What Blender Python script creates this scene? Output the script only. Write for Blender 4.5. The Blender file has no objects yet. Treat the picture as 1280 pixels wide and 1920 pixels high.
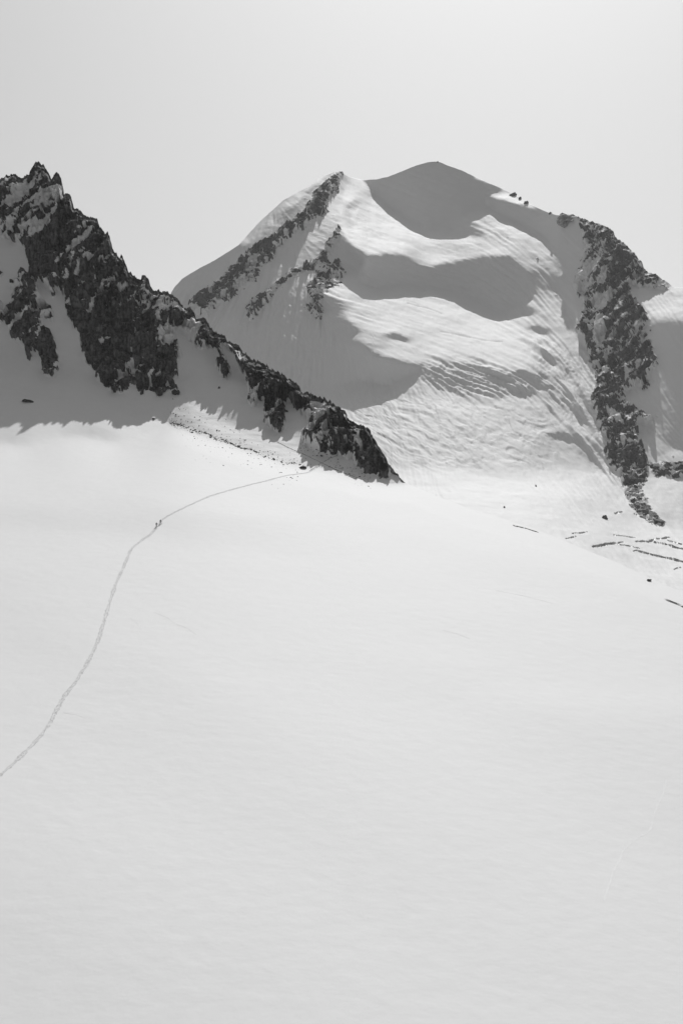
import bpy, bmesh, math, random
import numpy as np
from mathutils import Vector

random.seed(4)
SC = bpy.context.scene
COL = SC.collection
F = 2667.0            # focal length in photo pixels (1280 x 1920 frame)
HX, HY = 640.0, 960.0

# ------------------------------------------------------------------ camera
cam = bpy.data.cameras.new('camera')
camo = bpy.data.objects.new('camera', cam)
COL.objects.link(camo)
camo.location = (0, 0, 0)
camo.rotation_euler = (math.pi / 2, 0, 0)
cam.sensor_fit = 'VERTICAL'
cam.sensor_height = 36.0
cam.lens = 36.0 * F / 1920.0
cam.clip_start = 0.5
cam.clip_end = 30000
SC.camera = camo

# ------------------------------------------------------------------ sky, sun, exposure
SUN_EL, SUN_AZ = 40.0, 7.0     # degrees; azimuth to the right of straight ahead
world = bpy.data.worlds.new('World')
SC.world = world
world.use_nodes = True
wn = world.node_tree
bg = wn.nodes['Background']
sky = wn.nodes.new('ShaderNodeTexSky')
sky.sky_type = 'NISHITA'
sky.sun_disc = False
sky.sun_elevation = math.radians(SUN_EL)
sky.sun_rotation = math.radians(SUN_AZ)
sky.altitude = 0
sky.dust_density = 2.0
sep = wn.nodes.new('ShaderNodeSeparateColor')   # black-and-white picture through a red filter
comb = wn.nodes.new('ShaderNodeCombineColor')
wn.links.new(sky.outputs[0], sep.inputs[0])
pw = wn.nodes.new('ShaderNodeMath')      # film response of the sky's tone
pw.operation = 'POWER'
pw.inputs[1].default_value = .62
wn.links.new(sep.outputs[0], pw.inputs[0])
for k in range(3):
    wn.links.new(pw.outputs[0], comb.inputs[k])
wn.links.new(comb.outputs[0], bg.inputs[0])
bg.inputs[1].default_value = 0.148

sun = bpy.data.lights.new('sun', 'SUN')
sun.energy = 2.98
sun.angle = math.radians(0.5)
sun.color = (1, 1, 1)
suno = bpy.data.objects.new('sun', sun)
COL.objects.link(suno)
E_, A_ = math.radians(SUN_EL), math.radians(SUN_AZ)
SDIR = Vector((math.cos(E_) * math.sin(A_), math.cos(E_) * math.cos(A_), math.sin(E_)))
suno.rotation_euler = SDIR.to_track_quat('Z', 'Y').to_euler()
SC.view_settings.view_transform = 'Standard'
SC.view_settings.look = 'None'
SC.view_settings.gamma = 1.0
SC.view_settings.exposure = 0.19
SC.view_settings.use_curve_mapping = False
SC.render.engine = 'CYCLES'
SC.cycles.max_bounces = 6
SC.cycles.diffuse_bounces = 4
SC.cycles.volume_bounces = 1

# ------------------------------------------------------------------ numeric helpers
def hash3(ix, iy, iz, seed):
    h = (ix.astype(np.uint32) * np.uint32(374761393) + iy.astype(np.uint32) * np.uint32(668265263)
         + iz.astype(np.uint32) * np.uint32(2147483647) + np.uint32((seed * 974711 + 12345) & 0xffffffff))
    h = (h ^ (h >> np.uint32(13))) * np.uint32(1274126177)
    h = (h ^ (h >> np.uint32(16))) * np.uint32(2246822519)
    return h ^ (h >> np.uint32(15))

def vnoise(p, seed=0):
    """smooth value noise in -1..1, p is (n,3)"""
    i = np.floor(p).astype(np.int64)
    f = (p - i)
    f = f * f * f * (f * (f * 6 - 15) + 10)
    out = np.zeros(len(p))
    for dx in (0, 1):
        wx = f[:, 0] if dx else 1 - f[:, 0]
        for dy in (0, 1):
            wy = f[:, 1] if dy else 1 - f[:, 1]
            for dz in (0, 1):
                wz = f[:, 2] if dz else 1 - f[:, 2]
                h = hash3(i[:, 0] + dx, i[:, 1] + dy, i[:, 2] + dz, seed)
                out += wx * wy * wz * (h.astype(np.float64) / 2147483648.0 - 1.0)
    return out

ROT = np.array([[.36, .48, -.8], [-.8, .6, 0], [.48, .64, .6]])

def fbm(p, octaves=4, seed=0, gain=0.5):
    s, a, t = 0.0, 1.0, 0.0
    for o in range(octaves):
        p = p @ ROT
        s = s + a * vnoise(p * 2.03 ** o + 17.3 * o, seed + o)
        t += a
        a *= gain
    return s / t * 1.6

def ridged(p, octaves=4, seed=0, gain=0.5):
    s, a, t = 0.0, 1.0, 0.0
    for o in range(octaves):
        s = s + a * (1 - 2 * np.abs(vnoise(p * 2.07 ** o + 9.1 * o, seed + o)))
        t += a
        a *= gain
    return s / t

def facets(p, seed=0, tilt=1.0):
    """angular blocks: every Voronoi cell is a tilted plane with its own height"""
    i = np.floor(p).astype(np.int64)
    best = np.full(len(p), 1e9)
    val = np.zeros(len(p))
    for dx in (-1, 0, 1):
        for dy in (-1, 0, 1):
            for dz in (-1, 0, 1):
                cx, cy, cz = i[:, 0] + dx, i[:, 1] + dy, i[:, 2] + dz
                h = hash3(cx, cy, cz, seed)
                r0 = (h & np.uint32(1023)) / 1023.0
                r1 = ((h >> np.uint32(10)) & np.uint32(1023)) / 1023.0
                r2 = ((h >> np.uint32(20)) & np.uint32(1023)) / 1023.0
                ox, oy, oz = p[:, 0] - cx - r0, p[:, 1] - cy - r1, p[:, 2] - cz - r2
                d = ox * ox + oy * oy + oz * oz
                v = (r1 - .5) * .9 + tilt * ((r2 - .5) * 2 * ox + (r0 - .5) * 2 * oy + (r1 + r2 - 1) * 1.4 * oz)
                m = d < best
                best = np.where(m, d, best)
                val = np.where(m, v, val)
    return val

def sstep(x, a, b):
    t = np.clip((x - a) / (b - a), 0, 1)
    return t * t * (3 - 2 * t)

def inpoly(px, py, poly):
    inside = np.zeros(px.shape, bool)
    n = len(poly)
    for k in range(n):
        x0, y0 = poly[k]
        x1, y1 = poly[(k + 1) % n]
        if y0 == y1:
            continue
        c = ((y0 > py) != (y1 > py)) & (px < (x1 - x0) * (py - y0) / (y1 - y0) + x0)
        inside ^= c
    return inside

def blur(a, s):
    if s <= 0:
        return a
    r = int(3 * s + 1)
    k = np.exp(-.5 * (np.arange(-r, r + 1) / s) ** 2)
    k /= k.sum()
    for ax in (0, 1):
        pad = [(0, 0), (0, 0)]
        pad[ax] = (r, r)
        b = np.pad(a, pad, mode='edge')
        o = np.zeros_like(a)
        for j, w in enumerate(k):
            o += w * (b[j:j + a.shape[0], :] if ax == 0 else b[:, j:j + a.shape[1]])
        a = o
    return a

def polydist(px, py, line):
    d = np.full(px.shape, 1e9)
    for (x0, y0), (x1, y1) in zip(line[:-1], line[1:]):
        dx, dy = x1 - x0, y1 - y0
        t = np.clip(((px - x0) * dx + (py - y0) * dy) / (dx * dx + dy * dy + 1e-9), 0, 1)
        d = np.minimum(d, np.hypot(px - x0 - t * dx, py - y0 - t * dy))
    return d

class Grid:
    """A slope survey: for a raster of sight lines the slope and aspect of the ground is given,
    and the distance of the ground is found by integrating those slopes."""
    def __init__(s, x0, x1, y0, y1, h):
        s.x0, s.y0, s.h = x0, y0, h
        s.xs = np.arange(x0, x1 + h, h, float)
        s.ys = np.arange(y0, y1 + h, h, float)
        s.PX, s.PY = np.meshgrid(s.xs, s.ys)
        s.slope = np.zeros_like(s.PX)
        s.asp = np.zeros_like(s.PX)

    def region(s, poly, slope, asp, soft=1.0):
        wx_, wy_ = getattr(s, 'warp', (0, 0))
        m = blur(inpoly(s.PX + wx_, s.PY + wy_, poly).astype(float), soft)
        s.slope = s.slope * (1 - m) + slope * m
        s.asp = s.asp * (1 - m) + asp * m

    def gradients(s):
        u, v = (s.PX - HX) / F, (HY - s.PY) / F
        sl, ph = np.radians(s.slope), np.radians(s.asp)
        nx, ny, nz = np.sin(sl) * np.sin(ph), -np.sin(sl) * np.cos(ph), np.cos(sl)
        den = np.maximum(-ny - nx * u - nz * v, 0.04)     # sight line never quite grazes
        return nx / den, nz / den

    def solve(s, anchors, skyline, wx=0.5):
        """least-squares integration of the slopes; cells above the skyline carry no information"""
        a, b = s.gradients()
        top = np.interp(s.xs, [p[0] for p in skyline], [p[1] for p in skyline])[None]
        W = np.where(s.PY > top - 8, 1.0, 1e-3)
        a = np.where(W < .5, 0, a); b = np.where(W < .5, 0, b)
        du = s.h / F
        gx = .5 * (a[:, 1:] + a[:, :-1]) * du
        gy = -.5 * (b[1:] + b[:-1]) * du
        Wx = np.minimum(W[:, 1:], W[:, :-1]) * wx
        Wy = np.minimum(W[1:], W[:-1])
        cx = int(round((anchors[0][0] - s.x0) / s.h)), int(round((anchors[0][1] - s.y0) / s.h))
        R, C_ = a.shape
        f = None
        for k, its in ((16, 600), (8, 500), (4, 500), (2, 400), (1, 300)):
            r_, c_ = (R - 1) // k, (C_ - 1) // k
            sx = (slice(0, r_ * k + 1, k), slice(0, c_ * k))
            sy = (slice(0, r_ * k), slice(0, c_ * k + 1, k))
            GX = gx[sx].reshape(r_ + 1, c_, k).sum(2); WX = Wx[sx].reshape(r_ + 1, c_, k).min(2)
            GY = gy[sy].reshape(r_, k, c_ + 1).sum(1); WY = Wy[sy].reshape(r_, k, c_ + 1).min(1)
            shape = (r_ + 1, c_ + 1)

            def At(rx, ry):
                o = np.zeros(shape)
                o[:, 1:] += rx
                o[:, :-1] -= rx
                o[1:] += ry
                o[:-1] -= ry
                return o
            if f is None:
                f = np.zeros(shape)
            else:
                yi = np.clip(np.arange(shape[0]) * .5, 0, f.shape[0] - 1)
                xi = np.clip(np.arange(shape[1]) * .5, 0, f.shape[1] - 1)
                f = bicubic(f, yi[:, None] + 0 * xi[None], xi[None] + 0 * yi[:, None])
            dg = np.zeros(shape)
            dg[:, 1:] += WX; dg[:, :-1] += WX; dg[1:] += WY; dg[:-1] += WY
            dg = 1 / (dg + 1e-9)
            A = lambda q: At(WX * (q[:, 1:] - q[:, :-1]), WY * (q[1:] - q[:-1]))
            r = At(WX * GX, WY * GY) - A(f)
            z = dg * r
            p = z.copy()
            rs = (r * z).sum()
            for _ in range(its):
                Ap = A(p)
                al = rs / ((p * Ap).sum() + 1e-30)
                f = f + al * p
                r = r - al * Ap
                z = dg * r
                rn = (r * z).sum()
                p = z + rn / (rs + 1e-30) * p
                rs = rn
                if rs < 1e-15:
                    break
        L = np.zeros_like(a)
        L[:f.shape[0], :f.shape[1]] = f
        L[f.shape[0]:] = L[f.shape[0] - 1]
        L[:, f.shape[1]:] = L[:, f.shape[1] - 1:f.shape[1]]
        s.L = L + math.log(anchors[0][2]) - L[cx[1], cx[0]]
        return s

    def dist(s, px, py):
        return np.exp(bicubic(s.L, (py - s.y0) / s.h, (px - s.x0) / s.h))

def bicubic(g, yi, xi):
    yi = np.clip(yi, 0, g.shape[0] - 1.001)
    xi = np.clip(xi, 0, g.shape[1] - 1.001)
    y0, x0 = np.floor(yi).astype(int), np.floor(xi).astype(int)
    fy, fx = yi - y0, xi - x0
    def wts(t):   # cubic B-spline: smooth, no facets
        return ((1 - t) ** 3 / 6, (3 * t ** 3 - 6 * t ** 2 + 4) / 6, (-3 * t ** 3 + 3 * t ** 2 + 3 * t + 1) / 6, t ** 3 / 6)
    wy, wx = wts(fy), wts(fx)
    o = 0.0
    for j in range(4):
        yy = np.clip(y0 + j - 1, 0, g.shape[0] - 1)
        for i in range(4):
            xx = np.clip(x0 + i - 1, 0, g.shape[1] - 1)
            o = o + wy[j] * wx[i] * g[yy, xx]
    return o

def world_pts(px, py, Y):
    return np.stack([(px - HX) / F * Y, Y, (HY - py) / F * Y], -1)

def grid_normals(P):
    du = np.gradient(P, axis=1)
    dv = np.gradient(P, axis=0)
    n = np.cross(du, dv)
    n /= np.linalg.norm(n, axis=-1, keepdims=True) + 1e-12
    flip = np.sign(-(n * P).sum(-1, keepdims=True))     # towards the viewer's side of the slope
    return n * np.where(flip == 0, 1, flip)

def lerp_line(x, pts):
    pts = sorted(pts)
    return np.interp(x, [p[0] for p in pts], [p[1] for p in pts])

def C(ox, oy, s, pts):        # survey sketches drawn at another scale
    return [(ox + x / s, oy + y / s) for x, y in pts]

# ------------------------------------------------------------------ materials
def new_mat(name):
    m = bpy.data.materials.new(name)
    m.use_nodes = True
    nt = m.node_tree
    return m, nt, nt.nodes['Principled BSDF']

def terrain_mat(name, rock_scale, snow_scale, rock_lo, rock_hi, snow_col=.77, bump=.5):
    m, nt, bs = new_mat(name)
    N, Lk = nt.nodes.new, nt.links.new
    geo = N('ShaderNodeNewGeometry')
    at = N('ShaderNodeAttribute'); at.attribute_name = 'rock'
    mp = N('ShaderNodeMapping'); Lk(geo.outputs['Position'], mp.inputs[0])
    # rock colour
    n1 = N('ShaderNodeTexNoise'); n1.inputs['Scale'].default_value = rock_scale
    n1.inputs['Detail'].default_value = 8; n1.inputs['Roughness'].default_value = .65
    Lk(mp.outputs[0], n1.inputs['Vector'])
    cr = N('ShaderNodeValToRGB')
    cr.color_ramp.elements[0].position = .38; cr.color_ramp.elements[0].color = (rock_lo,) * 3 + (1,)
    cr.color_ramp.elements[1].position = .64; cr.color_ramp.elements[1].color = (rock_hi,) * 3 + (1,)
    mp4 = N('ShaderNodeMapping'); mp4.inputs['Rotation'].default_value = (.3, .6, 0); mp4.inputs['Scale'].default_value = (1, .6, .16)
    Lk(geo.outputs['Position'], mp4.inputs[0])
    n4 = N('ShaderNodeTexNoise'); n4.inputs['Scale'].default_value = rock_scale * 1.6; n4.inputs['Detail'].default_value = 5
    Lk(mp4.outputs[0], n4.inputs['Vector'])
    av = N('ShaderNodeMath'); av.operation = 'MULTIPLY_ADD'; av.inputs[1].default_value = .55
    hf = N('ShaderNodeMath'); hf.operation = 'MULTIPLY'; hf.inputs[1].default_value = .45
    Lk(n1.outputs['Fac'], hf.inputs[0]); Lk(n4.outputs['Fac'], av.inputs[0]); Lk(hf.outputs[0], av.inputs[2])
    Lk(av.outputs[0], cr.inputs[0])
    # snow colour, very faint wind crust variation
    n2 = N('ShaderNodeTexNoise'); n2.inputs['Scale'].default_value = snow_scale
    n2.inputs['Detail'].default_value = 5
    mp2 = N('ShaderNodeMapping'); mp2.inputs['Scale'].default_value = (1, 1, 1)
    Lk(geo.outputs['Position'], mp2.inputs[0]); Lk(mp2.outputs[0], n2.inputs['Vector'])
    cs = N('ShaderNodeValToRGB')
    cs.color_ramp.elements[0].position = .25; cs.color_ramp.elements[0].color = (snow_col - .012,) * 3 + (1,)
    cs.color_ramp.elements[1].position = .75; cs.color_ramp.elements[1].color = (snow_col + .012,) * 3 + (1,)
    Lk(n2.outputs['Fac'], cs.inputs[0])
    # sharpen the rock / snow border with fine noise
    n3 = N('ShaderNodeTexNoise'); n3.inputs['Scale'].default_value = rock_scale * 3; n3.inputs['Detail'].default_value = 4
    Lk(mp.outputs[0], n3.inputs['Vector'])
    ad = N('ShaderNodeMath'); ad.operation = 'MULTIPLY_ADD'; ad.inputs[1].default_value = .5; ad.inputs[2].default_value = -.25
    Lk(n3.outputs['Fac'], ad.inputs[0])
    ad2 = N('ShaderNodeMath'); Lk(at.outputs['Fac'], ad2.inputs[0]); Lk(ad.outputs[0], ad2.inputs[1])
    mr = N('ShaderNodeMapRange'); mr.interpolation_type = 'SMOOTHSTEP'
    mr.inputs['From Min'].default_value = .38; mr.inputs['From Max'].default_value = .62
    Lk(ad2.outputs[0], mr.inputs['Value'])
    mx = N('ShaderNodeMix'); mx.data_type = 'RGBA'
    Lk(mr.outputs[0], mx.inputs['Factor']); Lk(cs.outputs[0], mx.inputs[6]); Lk(cr.outputs[0], mx.inputs[7])
    Lk(mx.outputs[2], bs.inputs['Base Color'])
    bs.inputs['Roughness'].default_value = .75
    bs.inputs['Specular IOR Level'].default_value = .25
    bp = N('ShaderNodeBump'); bp.inputs['Distance'].default_value = 1.0
    ms = N('ShaderNodeMath'); ms.operation = 'MULTIPLY'; ms.inputs[1].default_value = bump / rock_scale
    Lk(n1.outputs['Fac'], ms.inputs[0])
    ms2 = N('ShaderNodeMath'); ms2.operation = 'MULTIPLY'; Lk(ms.outputs[0], ms2.inputs[0]); Lk(mr.outputs[0], ms2.inputs[1])
    ms3 = N('ShaderNodeMath'); ms3.operation = 'MULTIPLY_ADD'; ms3.inputs[1].default_value = .027 / snow_scale
    Lk(n2.outputs['Fac'], ms3.inputs[0]); Lk(ms2.outputs[0], ms3.inputs[2])
    Lk(ms3.outputs[0], bp.inputs['Height']); Lk(bp.outputs[0], bs.inputs['Normal'])
    return m

MAT_NEAR = terrain_mat('rock_and_snow_near', .4, .25, .035, .27, bump=1.3)
MAT_FAR = terrain_mat('rock_and_snow_far', .12, .05, .05, .19, bump=1.0)

def plain_mat(name, lo, hi, scale, rough=.8, bump=.3, spec=.25):
    m, nt, bs = new_mat(name)
    N, Lk = nt.nodes.new, nt.links.new
    tc = N('ShaderNodeNewGeometry')
    n1 = N('ShaderNodeTexNoise'); n1.inputs['Scale'].default_value = scale; n1.inputs['Detail'].default_value = 6
    Lk(tc.outputs['Position'], n1.inputs['Vector'])
    cr = N('ShaderNodeValToRGB')
    cr.color_ramp.elements[0].position = .3; cr.color_ramp.elements[0].color = (lo,) * 3 + (1,)
    cr.color_ramp.elements[1].position = .7; cr.color_ramp.elements[1].color = (hi,) * 3 + (1,)
    Lk(n1.outputs['Fac'], cr.inputs[0]); Lk(cr.outputs[0], bs.inputs['Base Color'])
    bp = N('ShaderNodeBump'); bp.inputs['Strength'].default_value = bump; bp.inputs['Distance'].default_value = .3 / scale
    Lk(n1.outputs['Fac'], bp.inputs['Height']); Lk(bp.outputs[0], bs.inputs['Normal'])
    bs.inputs['Roughness'].default_value = rough
    bs.inputs['Specular IOR Level'].default_value = spec
    return m

MAT_ROCK = plain_mat('dark_rock', .03, .1, 1.2)
MAT_ICE = plain_mat('old_ice', .28, .45, .5, .5)

# ------------------------------------------------------------------ mesh helpers
def mesh_from(name, V, Q, mat, attrs=None, smooth=True):
    me = bpy.data.meshes.new(name)
    V = np.ascontiguousarray(V, np.float32)
    Q = np.ascontiguousarray(Q, np.int32)
    me.vertices.add(len(V)); me.vertices.foreach_set('co', V.ravel())
    k = Q.shape[1]
    me.loops.add(Q.size); me.loops.foreach_set('vertex_index', Q.ravel())
    me.polygons.add(len(Q))
    me.polygons.foreach_set('loop_start', np.arange(0, Q.size, k, dtype=np.int32))
    me.polygons.foreach_set('loop_total', np.full(len(Q), k, np.int32))
    for nm, val in (attrs or {}).items():
        at = me.attributes.new(nm, 'FLOAT', 'POINT')
        at.data.foreach_set('value', np.ascontiguousarray(val, np.float32))
    me.update(calc_edges=True)
    me.polygons.foreach_set('use_smooth', np.full(len(Q), smooth))
    me.materials.append(mat)
    o = bpy.data.objects.new(name, me)
    COL.objects.link(o)
    return o

def sub_mesh(name, V, Q, sel, mat, attrs, parent=None):
    q = Q[sel]
    used, inv = np.unique(q, return_inverse=True)
    o = mesh_from(name, V[used], inv.reshape(q.shape), mat, {k: v[used] for k, v in attrs.items()})
    if parent is not None:
        o.parent = parent
    return o

def quads(R, Cn, flip=False):
    i = np.arange(R * Cn).reshape(R, Cn)
    q = np.stack([i[:-1, :-1], i[1:, :-1], i[1:, 1:], i[:-1, 1:]], -1).reshape(-1, 4)
    return q

def tag(o, label, category, group=None, kind=None):
    o['label'] = label
    o['category'] = category
    if group: o['group'] = group
    if kind: o['kind'] = kind
    return o

# ================================================================== NEAR GROUND: snowfield + rocky ridge
RIDGE_TOP = [(-300, 420), (-200, 380), (-140, 395), (-100, 350), (-60, 362), (-30, 345), (0, 340), (12, 331), (20, 330), (28, 331), (36, 336), (46, 335), (57, 330), (60, 319),
    (70, 312), (82, 309), (87, 317), (93, 327), (97, 339), (99, 341), (102, 334), (105, 328), (109, 327), (114, 332), (117, 340), (118, 368),
    (125, 368), (134, 371), (137, 380), (139, 387), (148, 390), (151, 400), (160, 404), (170, 408), (172, 416), (176, 414), (184, 413), (188, 428),
    (194, 436), (203, 437), (208, 450), (212, 470), (222, 482), (232, 488), (236, 500), (242, 512), (252, 518), (262, 520), (272, 522), (280, 532),
    (283, 545), (290, 549), (298, 547), (303, 553), (311, 551), (322, 556), (331, 561), (340, 568), (350, 577), (361, 582), (366, 596),
    (378, 599), (390, 603), (398, 618), (408, 627), (420, 633), (432, 641), (445, 652), (460, 664), (480, 678), (497, 690), (505, 692), (515, 700),
    (532, 707), (545, 714), (557, 724), (570, 737), (583, 742), (597, 747), (603, 747), (618, 757), (632, 763), (645, 770), (649, 775), (654, 788),
    (664, 795), (670, 797), (682, 803), (693, 810), (700, 817), (700, 825), (708, 835), (716, 847), (725, 862), (731, 870), (738, 882), (742, 889), (757, 904),
    (775, 912), (790, 918), (830, 935), (860, 946), (880, 954), (920, 965), (958, 978), (1000, 992), (1036, 1006), (1095, 1030), (1152, 1053),
    (1190, 1071), (1224, 1088), (1280, 1110), (1400, 1150), (1600, 1205)]
SEAM = [(-300, 722), (0, 738), (40, 745), (60, 739), (90, 745), (140, 755), (200, 768), (250, 780), (285, 788), (310, 790), (341, 798),
    (391, 818), (422, 827), (463, 843), (485, 851), (513, 861), (552, 871), (580, 877), (610, 880), (640, 885), (670, 897), (700, 903), (730, 906), (757, 905)]
SEAM += [p for p in RIDGE_TOP if p[0] > 757]

C1 = lambda p: C(0, 280, 3.2, p)
C2 = lambda p: C(0, 580, 3.2, p)
C3 = lambda p: C(380, 560, 3.2, p)
C9 = lambda p: C(560, 740, 6.095, p)

gA = Grid(-320, 1640, 280, 2080, 5)
gA.slope[:] = 11.5
gA.asp[:] = 18
big = lambda pts: pts
top_edge = [p for p in RIDGE_TOP]
def band(line, d0, d1, x0=-320, x1=1640):
    xs = np.linspace(x0, x1, 120)
    ys = lerp_line(xs, line)
    return [(x, y + d0) for x, y in zip(xs, ys)] + [(x, y + d1) for x, y in zip(xs[::-1], ys[::-1])]
below = gA.PY - lerp_line(gA.PX.ravel(), SEAM).reshape(gA.PX.shape)      # photo pixels below the foot of the ridge / the skyline roll
right = sstep(gA.PX, 350, 1250)
gA.asp[:] = 16 + 16 * right
gA.slope[:] = 11.5 + 1.0 * right - 1.8 * right * np.exp(-np.clip(below, 0, None) / 40.0) - .5 * right * np.exp(-np.clip(below, 0, None) / 160.0)
gA.region([(-320, 958), (0, 952), (300, 962), (640, 1004), (640, 1016), (300, 998), (0, 990), (-320, 988)], 14.6, 16, 3)
gA.region([(900, 1350), (1280, 1340), (1640, 1350), (1640, 1700), (1280, 1640), (1000, 1500)], 13.0, 28, 14)
gA.region([(880, 1285), (1280, 1295), (1640, 1310), (1640, 1345), (1280, 1325), (900, 1305)], 9.0, 32, 4)
# ridge wall
wall = [(x, y - 60) for x, y in RIDGE_TOP if x <= 757] + [(x, y) for x, y in reversed(SEAM) if x <= 757]
BREAK = [(-320, 670), (0, 652), (20, 690), (40, 696), (58, 676), (66, 716), (95, 708), (130, 700), (148, 688), (162, 690), (180, 720), (210, 724), (232, 752), (262, 756), (285, 742), (305, 738), (318, 728), (330, 690), (343, 590), (370, 628), (400, 662), (450, 704), (520, 740), (560, 762), (600, 772), (650, 800), (700, 840), (757, 905)]
gA.region(wall, 29, 0, 1)
up = [(x, y - 70) for x, y in RIDGE_TOP if x <= 757] + [(x, y) for x, y in reversed(BREAK)]
gA.region(up, 52, -4, 1.5)
gA.region([(330, 480), (420, 560), (600, 700), (700, 790), (757, 890), (757, 905), (700, 862), (600, 800), (520, 765), (450, 735), (400, 708), (345, 650)], 30, 4, 1)
gA.region([(330, 480), (420, 560), (600, 690), (700, 780), (757, 890), (757, 905), (700, 838), (650, 795), (600, 762), (560, 738), (520, 740), (450, 704), (400, 662), (370, 628), (343, 590)], 52, 2, 1)
gA.region([(312, 792), (330, 752), (343, 705), (353, 705), (368, 745), (400, 772), (440, 795), (520, 812), (600, 842), (640, 885), (552, 871), (463, 843), (391, 818)], 19, 8, 1.2)
gA.region([(-320, 735), (0, 740), (100, 748), (200, 770), (300, 792), (318, 796), (290, 812), (220, 834), (180, 826), (130, 820), (50, 840), (0, 830), (-320, 850)], 23, 0, 1)
gA.solve([(297, 985, 520.0)], RIDGE_TOP)

colsA = np.concatenate([np.arange(-1500, -300, 30.0), np.arange(-300, -20, 6.0), np.arange(-20, 772, 1.25), np.arange(772, 1500, 3.2), np.arange(1500, 2900, 35.0)])
nB = int((colsA <= 757.5).sum()) + 1
topA = lerp_line(colsA, RIDGE_TOP)
_c = np.stack([colsA, 0 * colsA, 0 * colsA], -1)
topA -= (7.0 * facets(_c / 17.0, 301, .9) + 3.6 * facets(_c / 5.0 + 50, 302, .8) + 1.5 * vnoise(_c / 2.5, 303)) * np.clip((750 - colsA) / 30, 0, 1)
seamA = np.maximum(lerp_line(colsA, SEAM), topA)

# rock outcrops of the ridge (survey outlines)
ROCK_NEAR = {
    'wall': [(-320, 380)] + [(x, y - 30) for x, y in RIDGE_TOP if -320 < x < 330] + C2([(1050, 60), (1020, 95)])[:0]
        + [(330, 560), (320, 612)] + C2([(1060, 200), (1100, 290), (1070, 290), (1065, 400), (1040, 450), (1078, 500), (1050, 512), (1005, 490), (970, 512), (950, 528),
            (930, 500), (880, 470), (858, 520), (840, 538), (815, 450), (790, 450), (735, 500), (660, 490), (590, 420), (570, 360), (520, 320), (490, 220)])
        + C1([(480, 1100), (430, 1050), (390, 960), (400, 870), (345, 830), (320, 900), (300, 860), (240, 800), (190, 760), (160, 640), (150, 580), (60, 535), (0, 520)])
        + [(-320, 480)],
    'outcrop': C1([(140, 740), (100, 800), (60, 830), (95, 880), (60, 930), (30, 1000), (60, 1070), (80, 1150), (150, 1180), (170, 1270)])
        + C2([(150, 290), (185, 315), (195, 240), (240, 280), (270, 390), (320, 405), (357, 360), (335, 200), (300, 130), (250, 140), (245, 60)])
        + C1([(330, 1040), (310, 960), (240, 880), (225, 820), (180, 775)]),
    'crest': C2([(1010, 60), (1060, 110), (1130, 175), (1200, 238), (1285, 215)]) + C3([(50, 290), (70, 305), (95, 290), (110, 360), (80, 400), (130, 490), (172, 450), (135, 360), (105, 260),
            (150, 300), (205, 340), (230, 430), (270, 450), (270, 540), (295, 600), (260, 610), (300, 660), (350, 600), (400, 610), (360, 680), (370, 740), (460, 810), (490, 780),
            (490, 630), (540, 620), (580, 690), (620, 690), (640, 780), (600, 830), (590, 850), (620, 880), (680, 930), (770, 940), (830, 930), (870, 970), (900, 965), (1000, 1060),
            (1050, 1060), (1100, 1092), (1118, 1060), (1160, 1060), (1210, 1110), (1230, 1090)])
        + [(x, y - 30) for x, y in reversed(RIDGE_TOP) if 325 < x < 760],
    'left_band': C1([(0, 720), (25, 735), (15, 765), (0, 770)]) + [(-30, 530), (-30, 500)],
    'left_lower': C1([(-80, 900), (10, 920), (30, 1010), (10, 1040), (-80, 1020)]),
}
# snow gullies and ledges lying inside those outlines
SNOW_NEAR = [
    C1([(180, 540), (300, 420), (380, 360), (350, 420), (270, 500), (200, 560)]),
    C1([(60, 380), (170, 290), (250, 160), (230, 150), (130, 270), (40, 340)]),
    C1([(340, 720), (440, 600), (540, 500), (600, 440), (545, 540), (450, 640), (360, 730)]),
    C1([(440, 770), (520, 670), (610, 590), (600, 640), (500, 720), (460, 800)]),
    C1([(560, 900), (600, 905), (575, 960), (520, 1010), (540, 960)]),
    C1([(740, 890), (730, 960), (750, 975), (735, 980), (720, 960), (728, 890)]),
    C1([(830, 980), (890, 990), (940, 900), (960, 880), (900, 940), (850, 1010)]),
    C1([(590, 1170), (640, 1130), (620, 1180)]),
    C2([(770, 170), (830, 160), (800, 200), (800, 330), (815, 360), (800, 440), (790, 360), (785, 260), (780, 200)]),
    C9([(0, 250), (50, 160), (70, 240), (150, 380), (60, 440), (0, 520)]),
    C9([(310, 150), (330, 200), (400, 330), (480, 400), (400, 370), (320, 270)]),
    C9([(660, 420), (790, 520), (720, 550), (640, 460)]),
    C9([(490, 540), (720, 610), (760, 680), (600, 610), (490, 570)]),
    C9([(120, 80), (270, 100), (290, 230), (230, 330), (180, 390), (170, 330), (200, 230), (150, 180)]),
]

def gully_snow(P, scale, seed, dip):
    X, Y, Z = P[:, 0], P[:, 1], P[:, 2]
    w = fbm(P / (14 * scale), 3, seed + 50) * 3.5 * scale
    al = X * dip[0] + Z * dip[1]; ac = X * dip[1] - Z * dip[0] + w
    q = np.stack([ac / 5.0, (al + w) / 24.0, Y / 30.0], -1) / scale
    st = fbm(q, 3, seed + 90, .6)
    sp = fbm(P / (1.6 * scale), 3, seed + 95, .7)
    cl = fbm(P / (26 * scale), 2, seed + 97)
    return st, sp, cl

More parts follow.
